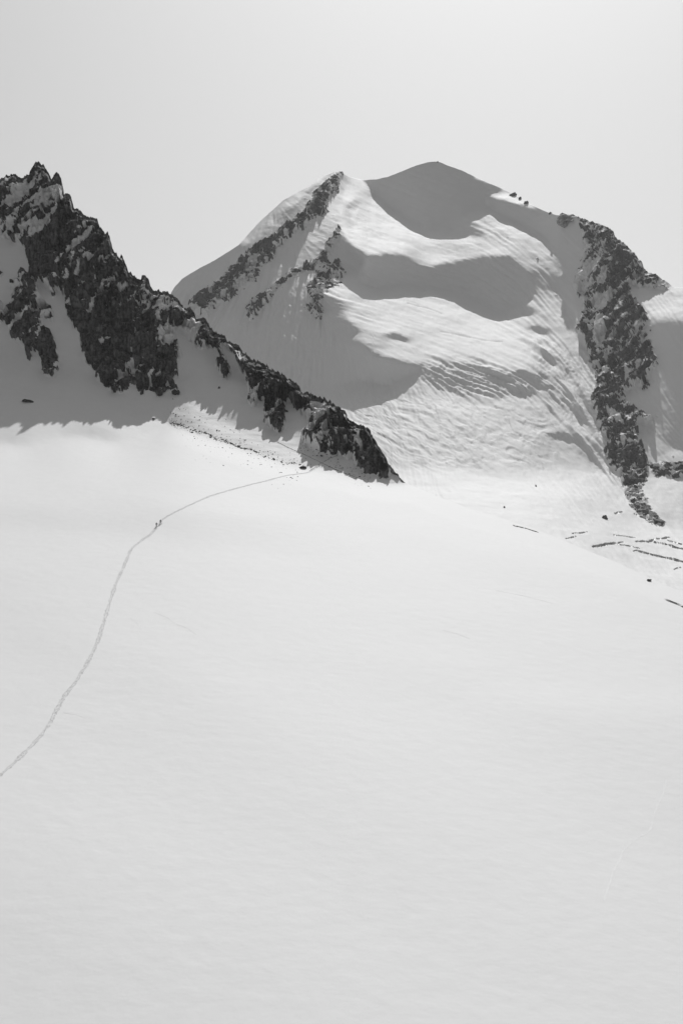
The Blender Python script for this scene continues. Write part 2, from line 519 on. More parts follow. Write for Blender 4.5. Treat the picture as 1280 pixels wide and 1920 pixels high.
def rock_relief(P, scale, seed, dip):
    """angular rock relief in metres*scale; ribs follow the dip of the strata (unit vector in X,Z)"""
    X, Y, Z = P[:, 0], P[:, 1], P[:, 2]
    al = X * dip[0] + Z * dip[1]
    ac = X * dip[1] - Z * dip[0]
    warp = np.stack([X, Y, Z], -1) / (18 * scale)
    w1 = fbm(warp, 3, seed + 50) * 4 * scale
    w2 = fbm(warp + 31.7, 3, seed + 60) * 4 * scale
    q = np.stack([(ac + w1), (al + w2) * .38, Y * .6], -1) / scale
    d = 7.5 * ridged(q / 34, 3, seed)
    q2 = np.stack([(ac + w1 * .6), (al + w2 * .5) * .55, Y], -1) / scale
    d += 5.2 * facets(q2 / 11, seed + 1, 1.3)
    d += 2.8 * facets(q2 / 4.6 + 3.3, seed + 2, 1.4)
    q3 = np.stack([ac, al * .8, Y], -1) / scale
    d += 1.2 * facets(q3 / 1.9 + 7.7, seed + 3, 1.3)
    return d * scale

# ---- ridge part
cB = colsA[:nB]
RB = 380
t = np.linspace(0, 1, RB)[:, None]
PXB = np.broadcast_to(cB[None], (RB, nB)).copy()
PYB = topA[None, :nB] + (seamA - topA)[None, :nB] * t
YB = gA.dist(PXB, PYB)
PB = world_pts(PXB, PYB, YB)

def poly_mask(px, py, polys, soft, step=2.0):
    x0, x1, y0, y1 = px.min() - 20, px.max() + 20, py.min() - 20, py.max() + 20
    gx, gy = np.meshgrid(np.arange(x0, x1, step), np.arange(y0, y1, step))
    m = np.zeros_like(gx)
    for p in polys:
        m = np.maximum(m, inpoly(gx, gy, p).astype(float))
    m = blur(m, soft / step)
    return bicubic(m, (py - y0) / step, (px - x0) / step)

flat = lambda a: a.reshape(-1)
pB = PB.reshape(-1, 3)
pxB, pyB = flat(PXB), flat(PYB)
mR = poly_mask(pxB, pyB, list(ROCK_NEAR.values()), 3.2)
mS = poly_mask(pxB, pyB, SNOW_NEAR, 3)
edge_n = .7 * fbm(pB / 11.0, 5, 11, .65) + .5 * fbm(pB / 2.6, 3, 13, .6)
rough = sstep(mR + .28 * edge_n, .3, .62)
rel = rock_relief(pB, 1.0, 3, (-.55, -.835))
taper = np.clip((pyB - np.repeat(topA[None, :nB], RB, 0).ravel()) / 25.0, .25, 1)
taper *= np.clip((np.repeat(seamA[None, :nB], RB, 0).ravel() - pyB) / 18.0, 0, 1) ** .5
nBn = grid_normals(PB).reshape(-1, 3)
snow_rel = .5 * fbm(pB / 22.0, 3, 21) + .12 * fbm(pB / 5.0, 3, 23)
dirv = nBn * .75 + np.array([0, -.6, .05])
dirv /= np.linalg.norm(dirv, axis=1, keepdims=True)
disp = rough * (rel * .85 + 2.0) * taper - 1.2 * mS * rough * taper + (1 - rough) * snow_rel * taper
pB2 = pB + dirv * disp[:, None]
nB2 = grid_normals(pB2.reshape(RB, nB, 3)).reshape(-1, 3)
# snow lies where the rock is flat enough to hold it
nzb = blur(nB2[:, 2].reshape(RB, nB), 1.8).ravel()
ledge = sstep(nzb + .16 * fbm(pB / 3.0, 4, 31, .6) + .12 * fbm(pB / 16.0, 2, 33), .56, .76) * np.clip((pyB - np.repeat(topA[None, :nB], RB, 0).ravel()) / 24.0, 0.05, 1)
st, sp, cl = gully_snow(pB, 1.0, 3, (-.55, -.835))
dust = sstep(st * .95 + sp * .35 + cl * .42, .27, .60) + .5 * sstep(sp + .5 * cl, .45, .85)
rockB = np.clip(sstep(mR + .55 * edge_n, .40, .6) - .9 * ledge - .75 * sstep(mS + .35 * edge_n, .35, .65) - .85 * dust * np.clip((pyB - np.repeat(topA[None, :nB], RB, 0).ravel()) / 14.0, 0, 1), 0, 1)

# ---- snowfield part
nA = len(colsA)
RA = 400
tt = np.linspace(0, 1, RA) ** 1.55
PXA = np.broadcast_to(colsA[None], (RA, nA)).copy()
PYA = seamA[None] + (2070 - seamA)[None] * tt[:, None]
YA = gA.dist(PXA, PYA)
PA = world_pts(PXA, PYA, YA)
pA = PA.reshape(-1, 3)
g = np.array([math.cos(-.9), math.sin(-.9)])
al, ac = pA[:, 0] * g[0] + pA[:, 1] * g[1], -pA[:, 0] * g[1] + pA[:, 1] * g[0]
qa = np.stack([al * .22, ac, pA[:, 2] * 0], -1)
near = np.clip(pA[:, 1] / 480.0, .3, 1.15) ** 1.3
patch = sstep(fbm(pA / 45, 3, 79), -.35, .6)
relA = 1.1 * fbm(qa / 110, 2, 71) + near * (.25 + patch) * (.015 * fbm(qa / 6, 3, 73) + .009 * fbm(qa / 1.8, 3, 75)) + .12 * fbm(pA / 40, 2, 77)
fadeA = np.clip((PYA - seamA[None]) / 40.0, 0, 1).ravel()
pA2 = pA.copy()
pA2[:, 2] += relA * fadeA
CREV_NEAR = [([(1250, 1128), (1264, 1133), (1280, 1140), (1330, 1160)], 1.0), ([(962, 986), (985, 991), (1007, 998)], .45)]
crevA = np.zeros(len(pA), int)
for k, (line, w) in enumerate(CREV_NEAR, 1):
    d = polydist(PXA.ravel(), PYA.ravel(), line)
    pA2[:, 2] -= 4 * (1 - sstep(d, w * .6, w * 1.6))
    crevA[d < w] = k

# seam vertices shared exactly
pB2 = pB2.reshape(RB, nB, 3); pA2 = pA2.reshape(RA, nA, 3)
pA2[0, :nB] = pB2[-1]

# backs: the far side of the ridge and of the snow roll
def back(top, steps):
    return np.stack([top + np.array([0, d, -dz]) for d, dz in steps], 0)
bk = back(pB2[0], [(160, 190), (70, 80), (25, 26), (8, 5)])
VB = np.concatenate([bk, pB2], 0)
rB = np.concatenate([np.repeat(rockB.reshape(RB, nB)[:1], 4, 0), rockB.reshape(RB, nB)], 0)
bkA = back(pA2[0], [(420, 190), (160, 60), (50, 14), (12, 2.2)])
bkA[:, :nB] -= np.array([0, 0, 60.0]) * np.array([1, 1, 1, 1])[:, None, None]
frA = np.stack([pA2[-1] + np.array([0, -d, -.22 * d]) for d in (40, 110, 220, 380)], 0)
VA = np.concatenate([bkA, pA2, frA], 0)

QB = quads(*VB.shape[:2]); QA = quads(*VA.shape[:2])
# the snowfield only needs its back beyond the ridge's toe
colq = np.tile(np.arange(nA - 1), VA.shape[0] - 1)
rowq = np.repeat(np.arange(VA.shape[0] - 1), nA - 1)
QA = QA[~((rowq < 4) & (colq < nB - 1))]
cidA = np.concatenate([np.zeros(4 * nA, int), crevA, np.zeros(4 * nA, int)])
fcA = cidA[QA].max(1)
zeroA = np.zeros(VA.shape[0] * nA)
snowfield = sub_mesh('snowfield', VA.reshape(-1, 3), QA, fcA == 0, MAT_NEAR, {'rock': zeroA})
for k in range(1, len(CREV_NEAR) + 1):
    if (fcA == k).any():
        sub_mesh('crevasse', VA.reshape(-1, 3), QA, fcA == k, MAT_ICE, {'rock': zeroA}, snowfield)
tag(snowfield, 'broad sunlit snow slope filling the lower half, crossed by a ski track', 'snowfield', kind='structure')

vB = VB.reshape(-1, 3); rBf = rB.ravel()
fq = QB
fr = rBf[fq].max(1) > .3
fpx = np.concatenate([np.repeat(PXB[:1], 4, 0), PXB], 0).ravel()[fq].mean(1)
fpy = np.concatenate([np.repeat(PYB[:1], 4, 0), PYB], 0).ravel()[fq].mean(1)
which = np.zeros(len(fq), int)
for k, nm in enumerate(ROCK_NEAR, 1):
    pm = poly_mask(fpx, fpy, [ROCK_NEAR[nm]], 6) > .12
    which = np.where(pm & (which == 0) & fr, k, which)
ridge = sub_mesh('rocky_ridge', vB, fq, which == 0, MAT_NEAR, {'rock': rBf})
tag(ridge, 'jagged dark rock ridge running down from the left edge above its shaded snow apron', 'ridge', kind='structure')
for k, nm in enumerate(ROCK_NEAR, 1):
    if (which == k).any():
        sub_mesh('rock_outcrop', vB, fq, which == k, MAT_NEAR, {'rock': rBf}, ridge)

# ================================================================== FAR GROUND: the big mountain and its glacier
M_TOP = [(-260, 800), (0, 780), (150, 700), (250, 620), (300, 585), (318, 562), (321, 549), (329, 537), (342, 523), (357, 513), (380, 500), (404, 487), (447, 460), (485, 418), (529, 377),
    (560, 359), (582, 348), (590, 340), (597, 334), (610, 328), (622, 324), (632, 323), (638, 321), (645, 326), (654, 331), (666, 334), (679, 337), (706, 336), (725, 332), (741, 326),
    (758, 319), (775, 312), (800, 304.5), (812, 303), (820, 302.5), (826, 304), (837, 309), (853, 315), (869, 321), (897, 334), (928, 348), (956, 360), (975, 371), (990, 381), (1005, 388), (1030, 399),
    (1042, 403), (1055, 404), (1080, 406), (1099, 413), (1121, 419), (1135, 426), (1149, 434), (1153, 447), (1171, 459), (1189, 477), (1202, 493), (1208, 507),
    (1230, 515), (1244, 525), (1256, 534), (1262, 538), (1280, 541), (1400, 560), (1640, 620)]
C4 = lambda p: C(310, 290, 3.2, p)
C5 = lambda p: C(600, 290, 3.2, p)
C6 = lambda p: C(880, 340, 3.2, p)
C7 = lambda p: C(880, 700, 3.2, p)
C8 = lambda p: C(900, 560, 4.267, p)
gM = Grid(-280, 1660, 270, 1240, 4)
gM.slope[:] = 22
_w = np.stack([gM.PX.ravel() / 46, gM.PY.ravel() / 30, 0 * gM.PX.ravel()], -1)
gM.warp = (7 * fbm(_w, 4, 401, .6).reshape(gM.PX.shape), 6 * fbm(_w + 77, 4, 402, .6).reshape(gM.PX.shape))
gM.asp[:] = 12
R_ = gM.region
R_([(-300, 890), (600, 890), (720, 880), (1000, 872), (1130, 880), (1240, 985), (1660, 990), (1660, 1250), (-300, 1250)], 9, 4, 4)
R_([(560, 740), (700, 725), (800, 700), (1000, 745), (1050, 800), (1080, 860), (980, 880), (700, 880)], 19, 8, 3)
R_([(640, 548), (700, 535), (760, 535), (860, 565), (930, 590), (1000, 560), (1080, 600), (1110, 700), (1000, 735), (880, 680), (800, 685), (720, 640), (690, 590)], 20, 20, 2)
R_([(790, 700), (880, 676), (960, 690), (1030, 735), (960, 742), (860, 735), (790, 725)], 24, 5, 3)
R_([(640, 320), (690, 340), (740, 400), (800, 430), (870, 435), (900, 458), (960, 475), (930, 478), (870, 490), (820, 500), (760, 480), (690, 482), (650, 460), (630, 400)], 20.5, 25, 1.5)
R_([(672, 320), (740, 300), (820, 270), (880, 300), (960, 340), (1040, 380), (1060, 450), (1050, 480), (1015, 440), (965, 412), (915, 388), (872, 400), (862, 424), (800, 424), (735, 391), (700, 361)], 51, -5, 1)
R_([(850, 320), (905, 345), (990, 380), (1045, 400), (1058, 450), (1050, 485), (1015, 442), (965, 414), (915, 390), (868, 404), (858, 426), (820, 420)], 58, -5, .8)
R_(C5([(915, 150), (960, 120), (1060, 165), (1140, 205), (1130, 230), (1060, 196), (990, 174)]), 20, 5, .6)
R_(C5([(955, 228), (1040, 216), (1150, 238), (1290, 300), (1310, 322), (1180, 294), (1060, 264)]), 20, 5, .6)
R_(C5([(840, 390), (960, 420), (990, 490), (930, 490), (860, 460)]), 52, -5, 1)
R_(C5([(290, 610), (500, 600), (620, 660), (720, 660), (870, 625), (1060, 615), (1110, 595), (1190, 630), (1260, 760), (1200, 880), (1080, 935), (900, 880), (780, 820), (640, 780), (480, 770), (310, 785), (255, 780), (240, 645)]), 53, -6, 1.0)
R_([(870, 404), (905, 402), (960, 440), (1040, 490), (1060, 560), (1090, 640), (1110, 700), (1150, 790), (1195, 905), (1150, 880), (1100, 790), (1050, 700), (1005, 590), (1000, 550), (975, 490), (940, 465), (890, 430)], 32, 30, 1.5)
R_([(1000, 370), (1045, 400), (1062, 500), (1092, 600), (1080, 625), (1052, 560), (1035, 480)], 50, 0, 1.2)
face = [(638, 310), (646, 345), (632, 400), (645, 455), (685, 482), (640, 500), (580, 540), (625, 556), (650, 575), (640, 592), (668, 625), (638, 640), (684, 652), (694, 668), (795, 684), (730, 722), (680, 714), (590, 734), (300, 800), (0, 830), (0, 600), (300, 540), (480, 400), (600, 310)]
R_(face, 56, -30, 1)
R_(C4([(1050, 90), (870, 170), (700, 270), (540, 420), (440, 550), (600, 470), (720, 320), (840, 230), (930, 180)]), 42, -35, 1)
R_(C4([(1050, 105), (1000, 110), (920, 145), (890, 200), (940, 190), (1000, 150)]), 33, 10, .8)
rib = C6([(510, 180), (640, 180), (870, 280), (1050, 520), (1205, 600), (1180, 660), (1060, 660), (1050, 740), (1110, 1030), (1115, 1110), (1080, 1260)]) + C7([(1010, 200), (1120, 300), (1080, 330), (1010, 340), (1040, 480), (1065, 640), (1020, 690), (1190, 945), (1100, 900), (1000, 830), (930, 700), (850, 560), (800, 450), (770, 310), (740, 170), (770, 60)]) + C6([(720, 1080), (650, 890), (690, 740), (620, 620), (560, 420)])
R_(rib, 56, -2, 1)
R_([(1215, 600), (1660, 600), (1660, 850), (1280, 836), (1225, 850), (1215, 700)], 54, -4, 2)
R_([(1212, 735), (1660, 735), (1660, 856), (1290, 842), (1262, 840), (1248, 830), (1243, 866), (1212, 868)], 60, -6, 1)
R_([(1262, 530), (1660, 545), (1660, 590), (1262, 580), (1215, 575)], 27, 0, 2)
R_([(1215, 860), (1660, 850), (1660, 905), (1260, 890), (1215, 900)], 45, 8, 1.5)
R_([(1215, 895), (1660, 905), (1660, 985), (1262, 985)], 26, 0, 2)
SERACS = [C8([(245, 560), (330, 566), (400, 580), (490, 632), (430, 642), (330, 606)]), C8([(40, 562), (150, 565), (250, 610), (320, 645), (250, 660), (130, 625)]),
    C8([(330, 650), (460, 665), (560, 720), (480, 712)]), C8([(240, 700), (330, 722), (450, 752), (370, 778), (310, 752)]),
    C8([(480, 415), (560, 446), (650, 490), (690, 540), (770, 625), (700, 590), (600, 510)]), C8([(550, 1085), (650, 1065), (760, 1105), (850, 1155), (910, 1240), (800, 1160), (680, 1118)]),
    C8([(690, 830), (790, 895), (860, 985), (760, 925)]), C8([(365, 235), (430, 225), (550, 265), (490, 295), (420, 280)]), C8([(280, 60), (400, 80), (330, 98)]), C8([(510, 150), (580, 185), (555, 195)]),
    C5([(280, 1000), (330, 1010), (350, 1070), (220, 1080)]), C5([(340, 1085), (450, 1080), (550, 1110), (560, 1125), (420, 1110)]),
    C5([(620, 440), (700, 446), (850, 440), (840, 465), (740, 470), (640, 455)])]
R_([(770, 448), (880, 452), (935, 466), (870, 482), (800, 478)], 29, 8, 2)
SERACS += [C4([(1108, 310), (1142, 308), (1122, 340), (1134, 380), (1127, 435), (1108, 400)]), C4([(1115, 262), (1168, 303), (1128, 300)]),
    [(1038, 688), (1064, 722), (1099, 790), (1085, 778), (1055, 738), (1040, 710)], [(1042, 725), (1067, 747), (1096, 784), (1114, 803), (1096, 791), (1064, 759)],
    [(1083, 819), (1105, 834), (1130, 875), (1161, 919), (1186, 956), (1155, 922), (1124, 888), (1099, 853)], [(1095, 740), (1120, 785), (1140, 830), (1125, 815)],
    [(970, 575), (1000, 580), (985, 587)], [(945, 655), (960, 659), (950, 662)], [(1000, 640), (1020, 646), (1010, 650)]]
R_([(548, 688), (570, 682), (590, 687), (572, 693)], 30, 0, .6)
R_([(690, 652), (720, 648), (760, 658), (730, 660)], 24, 10, .6)
R_(C4([(985, 115), (895, 185), (825, 255), (725, 335), (700, 325), (800, 228), (900, 148)]), 24, -10, .6)
R_(C4([(570, 478), (505, 520), (440, 552), (480, 515)]), 24, -10, .6)
for k_, s_ in enumerate(SERACS):
    if k_ != 10:
        R_(s_, 51 if k_ in (0, 7, 12) else 44, -4, .6)
gM.solve([(820, 940, 1900.0)], M_TOP)

colsM = np.concatenate([np.arange(-1300, -260, 30.0), np.arange(-260, 300, 8.0), np.arange(300, 1290, 1.5), np.arange(1290, 1640, 8.0), np.arange(1640, 2700, 30.0)])
nM = len(colsM)
topM = lerp_line(colsM, M_TOP)
topM = topM - .9 * fbm(np.stack([colsM / 22, 0 * colsM, 0 * colsM], -1), 4, 411, .6) - np.clip((colsM - 1085) / 40, 0, 1) * 2.2 * facets(np.stack([colsM / 9, 0 * colsM, 0 * colsM], -1), 412, .8)
botM = np.maximum(lerp_line(colsM, RIDGE_TOP) + 70, topM + 60)
RM = 540
t = np.linspace(0, 1, RM)[:, None]
PXM = np.broadcast_to(colsM[None], (RM, nM)).copy()
PYM = topM[None] + (botM - topM)[None] * t
PM = world_pts(PXM, PYM, gM.dist(PXM, PYM))
pM = PM.reshape(-1, 3)
pxM, pyM = PXM.ravel(), PYM.ravel()

ROCK_FAR = {
    'upper_band': C4([(1040, 95), (1062, 110), (1060, 140), (1030, 150), (1040, 245), (1015, 245), (985, 230), (975, 290), (970, 360), (880, 385), (840, 430), (760, 490), (700, 530), (660, 545),
        (645, 640), (600, 640), (560, 690), (550, 760), (480, 790), (400, 850), (330, 885), (260, 920), (285, 960), (240, 975), (190, 960), (130, 930), (140, 900), (220, 825), (330, 750), (430, 640), (520, 570), (640, 520), (700, 440), (780, 390), (850, 320), (890, 240), (910, 190), (980, 150)]),
    'middle_band': C4([(1040, 440), (1050, 510), (1005, 560), (965, 640), (880, 685), (780, 735), (700, 775), (690, 805), (620, 855), (580, 925), (500, 1010), (470, 920), (520, 870), (600, 810), (680, 760), (760, 690), (830, 655), (920, 635), (965, 560), (985, 500)]),
    'lower_band': C4([(1050, 630), (1080, 690), (1055, 790), (990, 805), (935, 830), (940, 930), (920, 995), (880, 935), (805, 960), (865, 880), (850, 780), (930, 680)]),
    'rib': C6([(630, 200), (700, 230), (870, 290), (1050, 520), (1205, 610), (1190, 655), (1130, 650), (1060, 640), (1030, 650), (940, 610), (985, 700), (1055, 800), (1085, 880), (1040, 930), (1100, 1030), (1118, 1110), (1080, 1130), (1060, 1250), (1020, 1210), (940, 1250), (900, 1280)])
        + C7([(890, 100), (940, 180), (1020, 230), (1120, 300), (1090, 325), (990, 290), (1000, 400), (1050, 500), (1065, 620), (1020, 680), (1060, 770), (1110, 850), (1190, 945), (1110, 905), (1000, 830), (940, 740), (900, 610), (850, 560), (830, 490), (795, 430), (855, 470), (860, 400), (780, 330), (765, 250), (735, 160), (770, 60)])
        + C6([(750, 1260), (770, 1170), (720, 1080), (715, 980), (650, 890), (690, 740), (660, 690), (620, 620), (700, 430), (680, 290)]),
    'far_step': C7([(1080, 540), (1280, 540), (1500, 560), (1500, 620), (1280, 620), (1100, 600)]),
}
SNOW_FAR = [C6([(760, 800), (800, 820), (830, 900), (800, 980), (770, 1000), (790, 1050), (760, 1040), (750, 900)]),
    C6([(720, 700), (830, 660), (860, 700), (800, 790), (740, 760)]), C6([(770, 600), (840, 520), (830, 610), (780, 660)]),
    C6([(700, 500), (770, 460), (720, 540), (640, 620)]), C6([(1000, 1080), (1040, 1080), (1000, 1150), (985, 1180)]), C6([(930, 1130), (960, 1130), (960, 1200), (930, 1200)]),
    C6([(990, 850), (1030, 870), (1010, 920)]), C6([(940, 600), (1060, 650), (1050, 760), (990, 690)]), C7([(970, 240), (1020, 250), (1000, 290)]), C7([(910, 410), (945, 420), (930, 470), (905, 450)]),
    C7([(800, 200), (890, 260), (940, 330), (870, 310)]), C4([(480, 640), (560, 600), (540, 680)]), C4([(700, 470), (740, 450), (730, 520)])]
mR = poly_mask(pxM, pyM, list(ROCK_FAR.values()), 5)
core1 = polydist(pxM, pyM, C4([(1045, 110), (1000, 160), (950, 220), (930, 300), (860, 360), (760, 440), (660, 520), (560, 590), (470, 650), (380, 750), (290, 830), (200, 900)]))
core2 = polydist(pxM, pyM, C4([(1042, 450), (1010, 540), (950, 620), (870, 670), (780, 710), (700, 760), (620, 830), (560, 900), (490, 960)]))
core = np.exp(-(core1 / 8) ** 2) + .8 * np.exp(-(core2 / 5) ** 2)
mR = np.where(pxM < 700, .66 * mR + .45 * core, mR)
mS = poly_mask(pxM, pyM, SNOW_FAR, 2.5)
edge_n = .7 * fbm(pM / 30.0, 5, 111, .65) + .8 * fbm(pM / 9.0, 3, 113, .6)
rough = sstep(mR + .28 * edge_n, .3, .62)
rel = rock_relief(pM, 2.6, 103, (-.35, -.94))
taper = np.clip((pyM - np.repeat(topM[None], RM, 0).ravel()) / 18.0, .3, 1)
# glacier flow lines: line integral of noise along the flow
GX, GY = np.meshgrid(np.arange(280, 1310, 1.5), np.arange(290, 1120, 1.5))
ctrl = [(720, 400, 25), (850, 460, 12), (960, 480, 35), (700, 580, 15), (850, 620, 17), (960, 660, 22), (1040, 560, 52), (1000, 480, 42), (1080, 680, 58), (1020, 700, 35), (900, 710, 15), (1100, 760, 60), (1140, 860, 58), (1080, 830, 42), (1190, 930, 50),
        (700, 800, 100), (850, 800, 75), (950, 800, 70), (820, 860, 80), (900, 930, 5), (500, 600, 100), (400, 560, 115), (560, 680, 95), (1250, 700, 60), (1260, 940, 48), (1250, 880, 45)]
cx_, cy_, ca_ = [np.array(v, float) for v in zip(*ctrl)]
wsum = 0; vx = 0; vy = 0
for x, y, a_ in ctrl:
    w = 1 / ((GX - x) ** 2 + (GY - y) ** 2 + 900) ** 1.6
    vx = vx + w * math.cos(2 * math.radians(a_)); vy = vy + w * math.sin(2 * math.radians(a_))
ang = .5 * np.arctan2(vy, vx)
rng = np.random.default_rng(5)
def lic(noise, n):
    acc = noise.copy(); cnt = 1
    for sgn in (1, -1):
        x, y = np.meshgrid(np.arange(GX.shape[1], dtype=float), np.arange(GX.shape[0], dtype=float))
        for _ in range(n):
            xi = np.clip(x.round().astype(int), 0, GX.shape[1] - 1); yi = np.clip(y.round().astype(int), 0, GX.shape[0] - 1)
            a2 = ang[yi, xi]
            x += sgn * np.cos(a2); y += sgn * np.sin(a2)
            acc += noise[np.clip(y.round().astype(int), 0, GX.shape[0] - 1), np.clip(x.round().astype(int), 0, GX.shape[1] - 1)]; cnt += 1
    acc /= cnt
    return acc / acc.std()
lic1 = blur(lic(blur(rng.normal(size=GX.shape), .8), 22), .5)
lic2 = lic(blur(rng.normal(size=GX.shape), 2.5), 30)
smp = lambda a: bicubic(a, (pyM - 290) / 1.5, (pxM - 280) / 1.5)
l1, l2 = smp(lic1), smp(lic2)
# how strongly each area is furrowed
fur = gF = None
fw = np.full(GX.shape, .38)
for poly, val, sf in (([(620, 540), (760, 530), (1000, 560), (1050, 700), (800, 690), (690, 600)], .5, 12), ([(560, 735), (1000, 745), (1050, 800), (1050, 880), (640, 880)], .28, 12),
        ([(860, 400), (960, 430), (1080, 580), (1060, 640), (980, 500)], .6, 8), ([(980, 620), (1100, 660), (1220, 960), (1120, 880), (1020, 760)], 2.7, 8), ([(780, 670), (900, 670), (1060, 740), (900, 745), (780, 725)], 1.5, 8),
        ([(300, 540), (640, 540), (600, 740), (400, 740)], 2.0, 10), ([(690, 485), (830, 500), (970, 485), (1000, 540), (930, 585), (800, 535), (690, 535)], 1.5, 6), ([(1210, 870), (1300, 870), (1300, 1000)], .9, 6)):
    m = blur(inpoly(GX, GY, poly).astype(float), sf)
    fw = fw * (1 - m) + val * m
fur = smp(fw)
low = np.clip((1000 - pyM) / 170.0, .35, 1) * (pxM > 1000) + (pxM <= 1000)
ice = smp(blur(inpoly(GX, GY, [(580, 735), (800, 715), (1000, 745), (1060, 800), (1040, 880), (800, 885), (640, 830)]).astype(float), 10))
ser = smp(blur(inpoly(GX, GY, [(800, 680), (900, 675), (1000, 720), (1000, 745), (860, 738), (800, 720)]).astype(float), 6))
px_m = pM[:, 1] / F
snow_rel = (1.3 * l1 * fur + .5 * l2 * fur) * px_m * .55 + 2.6 * fbm(pM * np.array([1, .5, 1]) / 75, 5, 121, .52)
th = math.radians(62)
pI = np.stack([(pxM * math.cos(th) - pyM * math.sin(th)) / 11.0, (pxM * math.sin(th) + pyM * math.cos(th)) / 26.0, 0 * pxM], -1)
pI[:, 0] += .5 * fbm(pM * np.array([1, .3, .6]) / 40, 2, 124); pI[:, 1] += .4 * fbm(pM * np.array([1, .3, .6]) / 30 + 9, 2, 124)
snow_rel += ice * (1.7 * fbm(pI * 1.2, 3, 123, .6) + 1.1 * facets(pI, 125, .9)) * .75 + ser * 1.6 * l1 + ser * .5 * facets(pM / 13 + fbm(pM / 12, 2, 128)[:, None] * .8, 127, 1.2)
nMn = grid_normals(PM).reshape(-1, 3)
dirv = nMn * .75 + np.array([0, -.6, .05]); dirv /= np.linalg.norm(dirv, axis=1, keepdims=True)
dirs = nMn * .6 + np.array([0, 0, .6]); dirs /= np.linalg.norm(dirs, axis=1, keepdims=True)
flatten = np.clip((pyM - np.repeat(topM[None], RM, 0).ravel()) / 12.0, 0, 1)
p2 = pM + dirv * (rough * (rel * .75 + 3.0) * taper * low)[:, None] + dirs * ((1 - rough) * snow_rel * flatten)[:, None]
# crevasses
CREV = [([(1110, 1024), (1127, 1022), (1145, 1020), (1157, 1019), (1167, 1016)], 1.5), ([(1155, 1021), (1197, 1028)], .8), ([(1192, 1016), (1205, 1016), (1214, 1017), (1226, 1014)], 1.9),
    ([(1230, 1013), (1243, 1012), (1254, 1009)], 1.4), ([(1187, 1034), (1193, 1033), (1217, 1039), (1246, 1045), (1268, 1050), (1282, 1054), (1330, 1066)], 1.7), ([(1225, 1018), (1249, 1023), (1264, 1027), (1280, 1031), (1330, 1042)], 1.6),
    ([(1250, 1016), (1277, 1022)], .8), ([(1150, 1003), (1192, 1008)], .8), ([(1188, 965), (1202, 971), (1217, 978)], 1.1), ([(1150, 962), (1168, 959)], .7),
    ([(1102, 998), (1072, 1001)], .7), ([(1082, 1006), (1060, 1010)], .7), ([(1260, 1068), (1275, 1063)], .7)]
crev_id = np.zeros(len(pM), int)
for k, (line, w) in enumerate(CREV, 1):
    d = polydist(pxM, pyM, line) + .25 * vnoise(np.stack([pxM, pyM, 0 * pxM], -1) / 4.0, 140 + k)
    tt_ = np.clip((pxM - min(p[0] for p in line)) / (max(p[0] for p in line) - min(p[0] for p in line)), 0, 1)
    w = .75 * w * (.5 + .45 * np.sqrt(np.sin(np.pi * np.clip(tt_, .02, .98)))) * (.8 + .5 * vnoise(np.stack([pxM / 7, 0 * pxM + k, 0 * pxM], -1), 160 + k))
    dep = 1 - sstep(d, w * .7, w * 1.25)
    p2[:, 2] -= dep * 4.5
    crev_id[d < w * 1.2] = k
for line in ([(764, 568), (800, 578), (828, 590)], [(825, 622), (860, 628), (900, 637), (940, 640)], [(680, 690), (720, 692)]):
    p2[:, 2] -= 1.6 * (1 - sstep(polydist(pxM, pyM, line), .4, 1.6))
p2g = p2.reshape(RM, nM, 3)
n2 = grid_normals(p2g).reshape(-1, 3)
nzb = blur(n2[:, 2].reshape(RM, nM), .7).ravel()
ledge = sstep(nzb + .16 * fbm(pM / 10, 4, 131, .6), .62, .82) * (1 - .9 * sstep(pyM, 850, 920))
dust = np.clip(sstep(fbm(pM / 60, 3, 141) + .6 * fbm(pM / 14, 3, 143), .2, .9) + 1.0 * poly_mask(pxM, pyM, [[(1030, 390), (1150, 410), (1165, 500), (1130, 560), (1080, 570), (1040, 500)]], 14) * (.75 + .6 * fbm(pM / 9, 3, 145)), 0, 1.6)
st, sp, cl = gully_snow(pM, 2.6, 103, (-.35, -.94))
dust = dust * (1 - .8 * sstep(pyM, 660, 760)) + (1.5 - .9 * sstep(pyM, 640, 760)) * sstep(st * .75 + sp * .5 + cl * .35, .35, .65)
rockM = np.clip(sstep(mR + .9 * edge_n, .56, .70) * sstep(mR, .06, .2) - .85 * ledge - .75 * sstep(mS + .35 * edge_n, .35, .65) - .45 * dust * (1 - .7 * np.clip(core, 0, 1)), 0, 1)

bkM = back(p2g[0], [(900, 700), (350, 230), (120, 60), (30, 9)])
NF = 14
PYf = botM[None] + (np.maximum(1236, botM + 4) - botM)[None] * np.linspace(1 / (NF - 2), 1, NF - 2)[:, None]     # glacier floor going on behind the ridge and the snow roll
PXf = np.broadcast_to(colsM[None], PYf.shape)
flo = world_pts(PXf, PYf, gM.dist(PXf, PYf))
endM = np.stack([flo[-1][:, 0] * .85, flo[-1][:, 1] - 120, flo[-1][:, 2] - 60], -1)
frM = np.concatenate([flo, endM[None], endM[None] + np.array([0, -60, -160.0])], 0)
VM = np.concatenate([bkM, p2g, frM], 0)
rM = np.concatenate([np.repeat(rockM.reshape(RM, nM)[:1], 4, 0), rockM.reshape(RM, nM), np.zeros((NF, nM))], 0).ravel()
cid = np.concatenate([np.zeros((4, nM), int), crev_id.reshape(RM, nM), np.zeros((NF, nM), int)], 0).ravel()
vM = VM.reshape(-1, 3)
QM = quads(*VM.shape[:2])
fpx = np.concatenate([np.repeat(PXM[:1], 4, 0), PXM, np.repeat(PXM[-1:], NF, 0)], 0).ravel()[QM].mean(1)
fpy = np.concatenate([np.repeat(PYM[:1], 4, 0), PYM, np.repeat(PYM[-1:], NF, 0)], 0).ravel()[QM].mean(1)
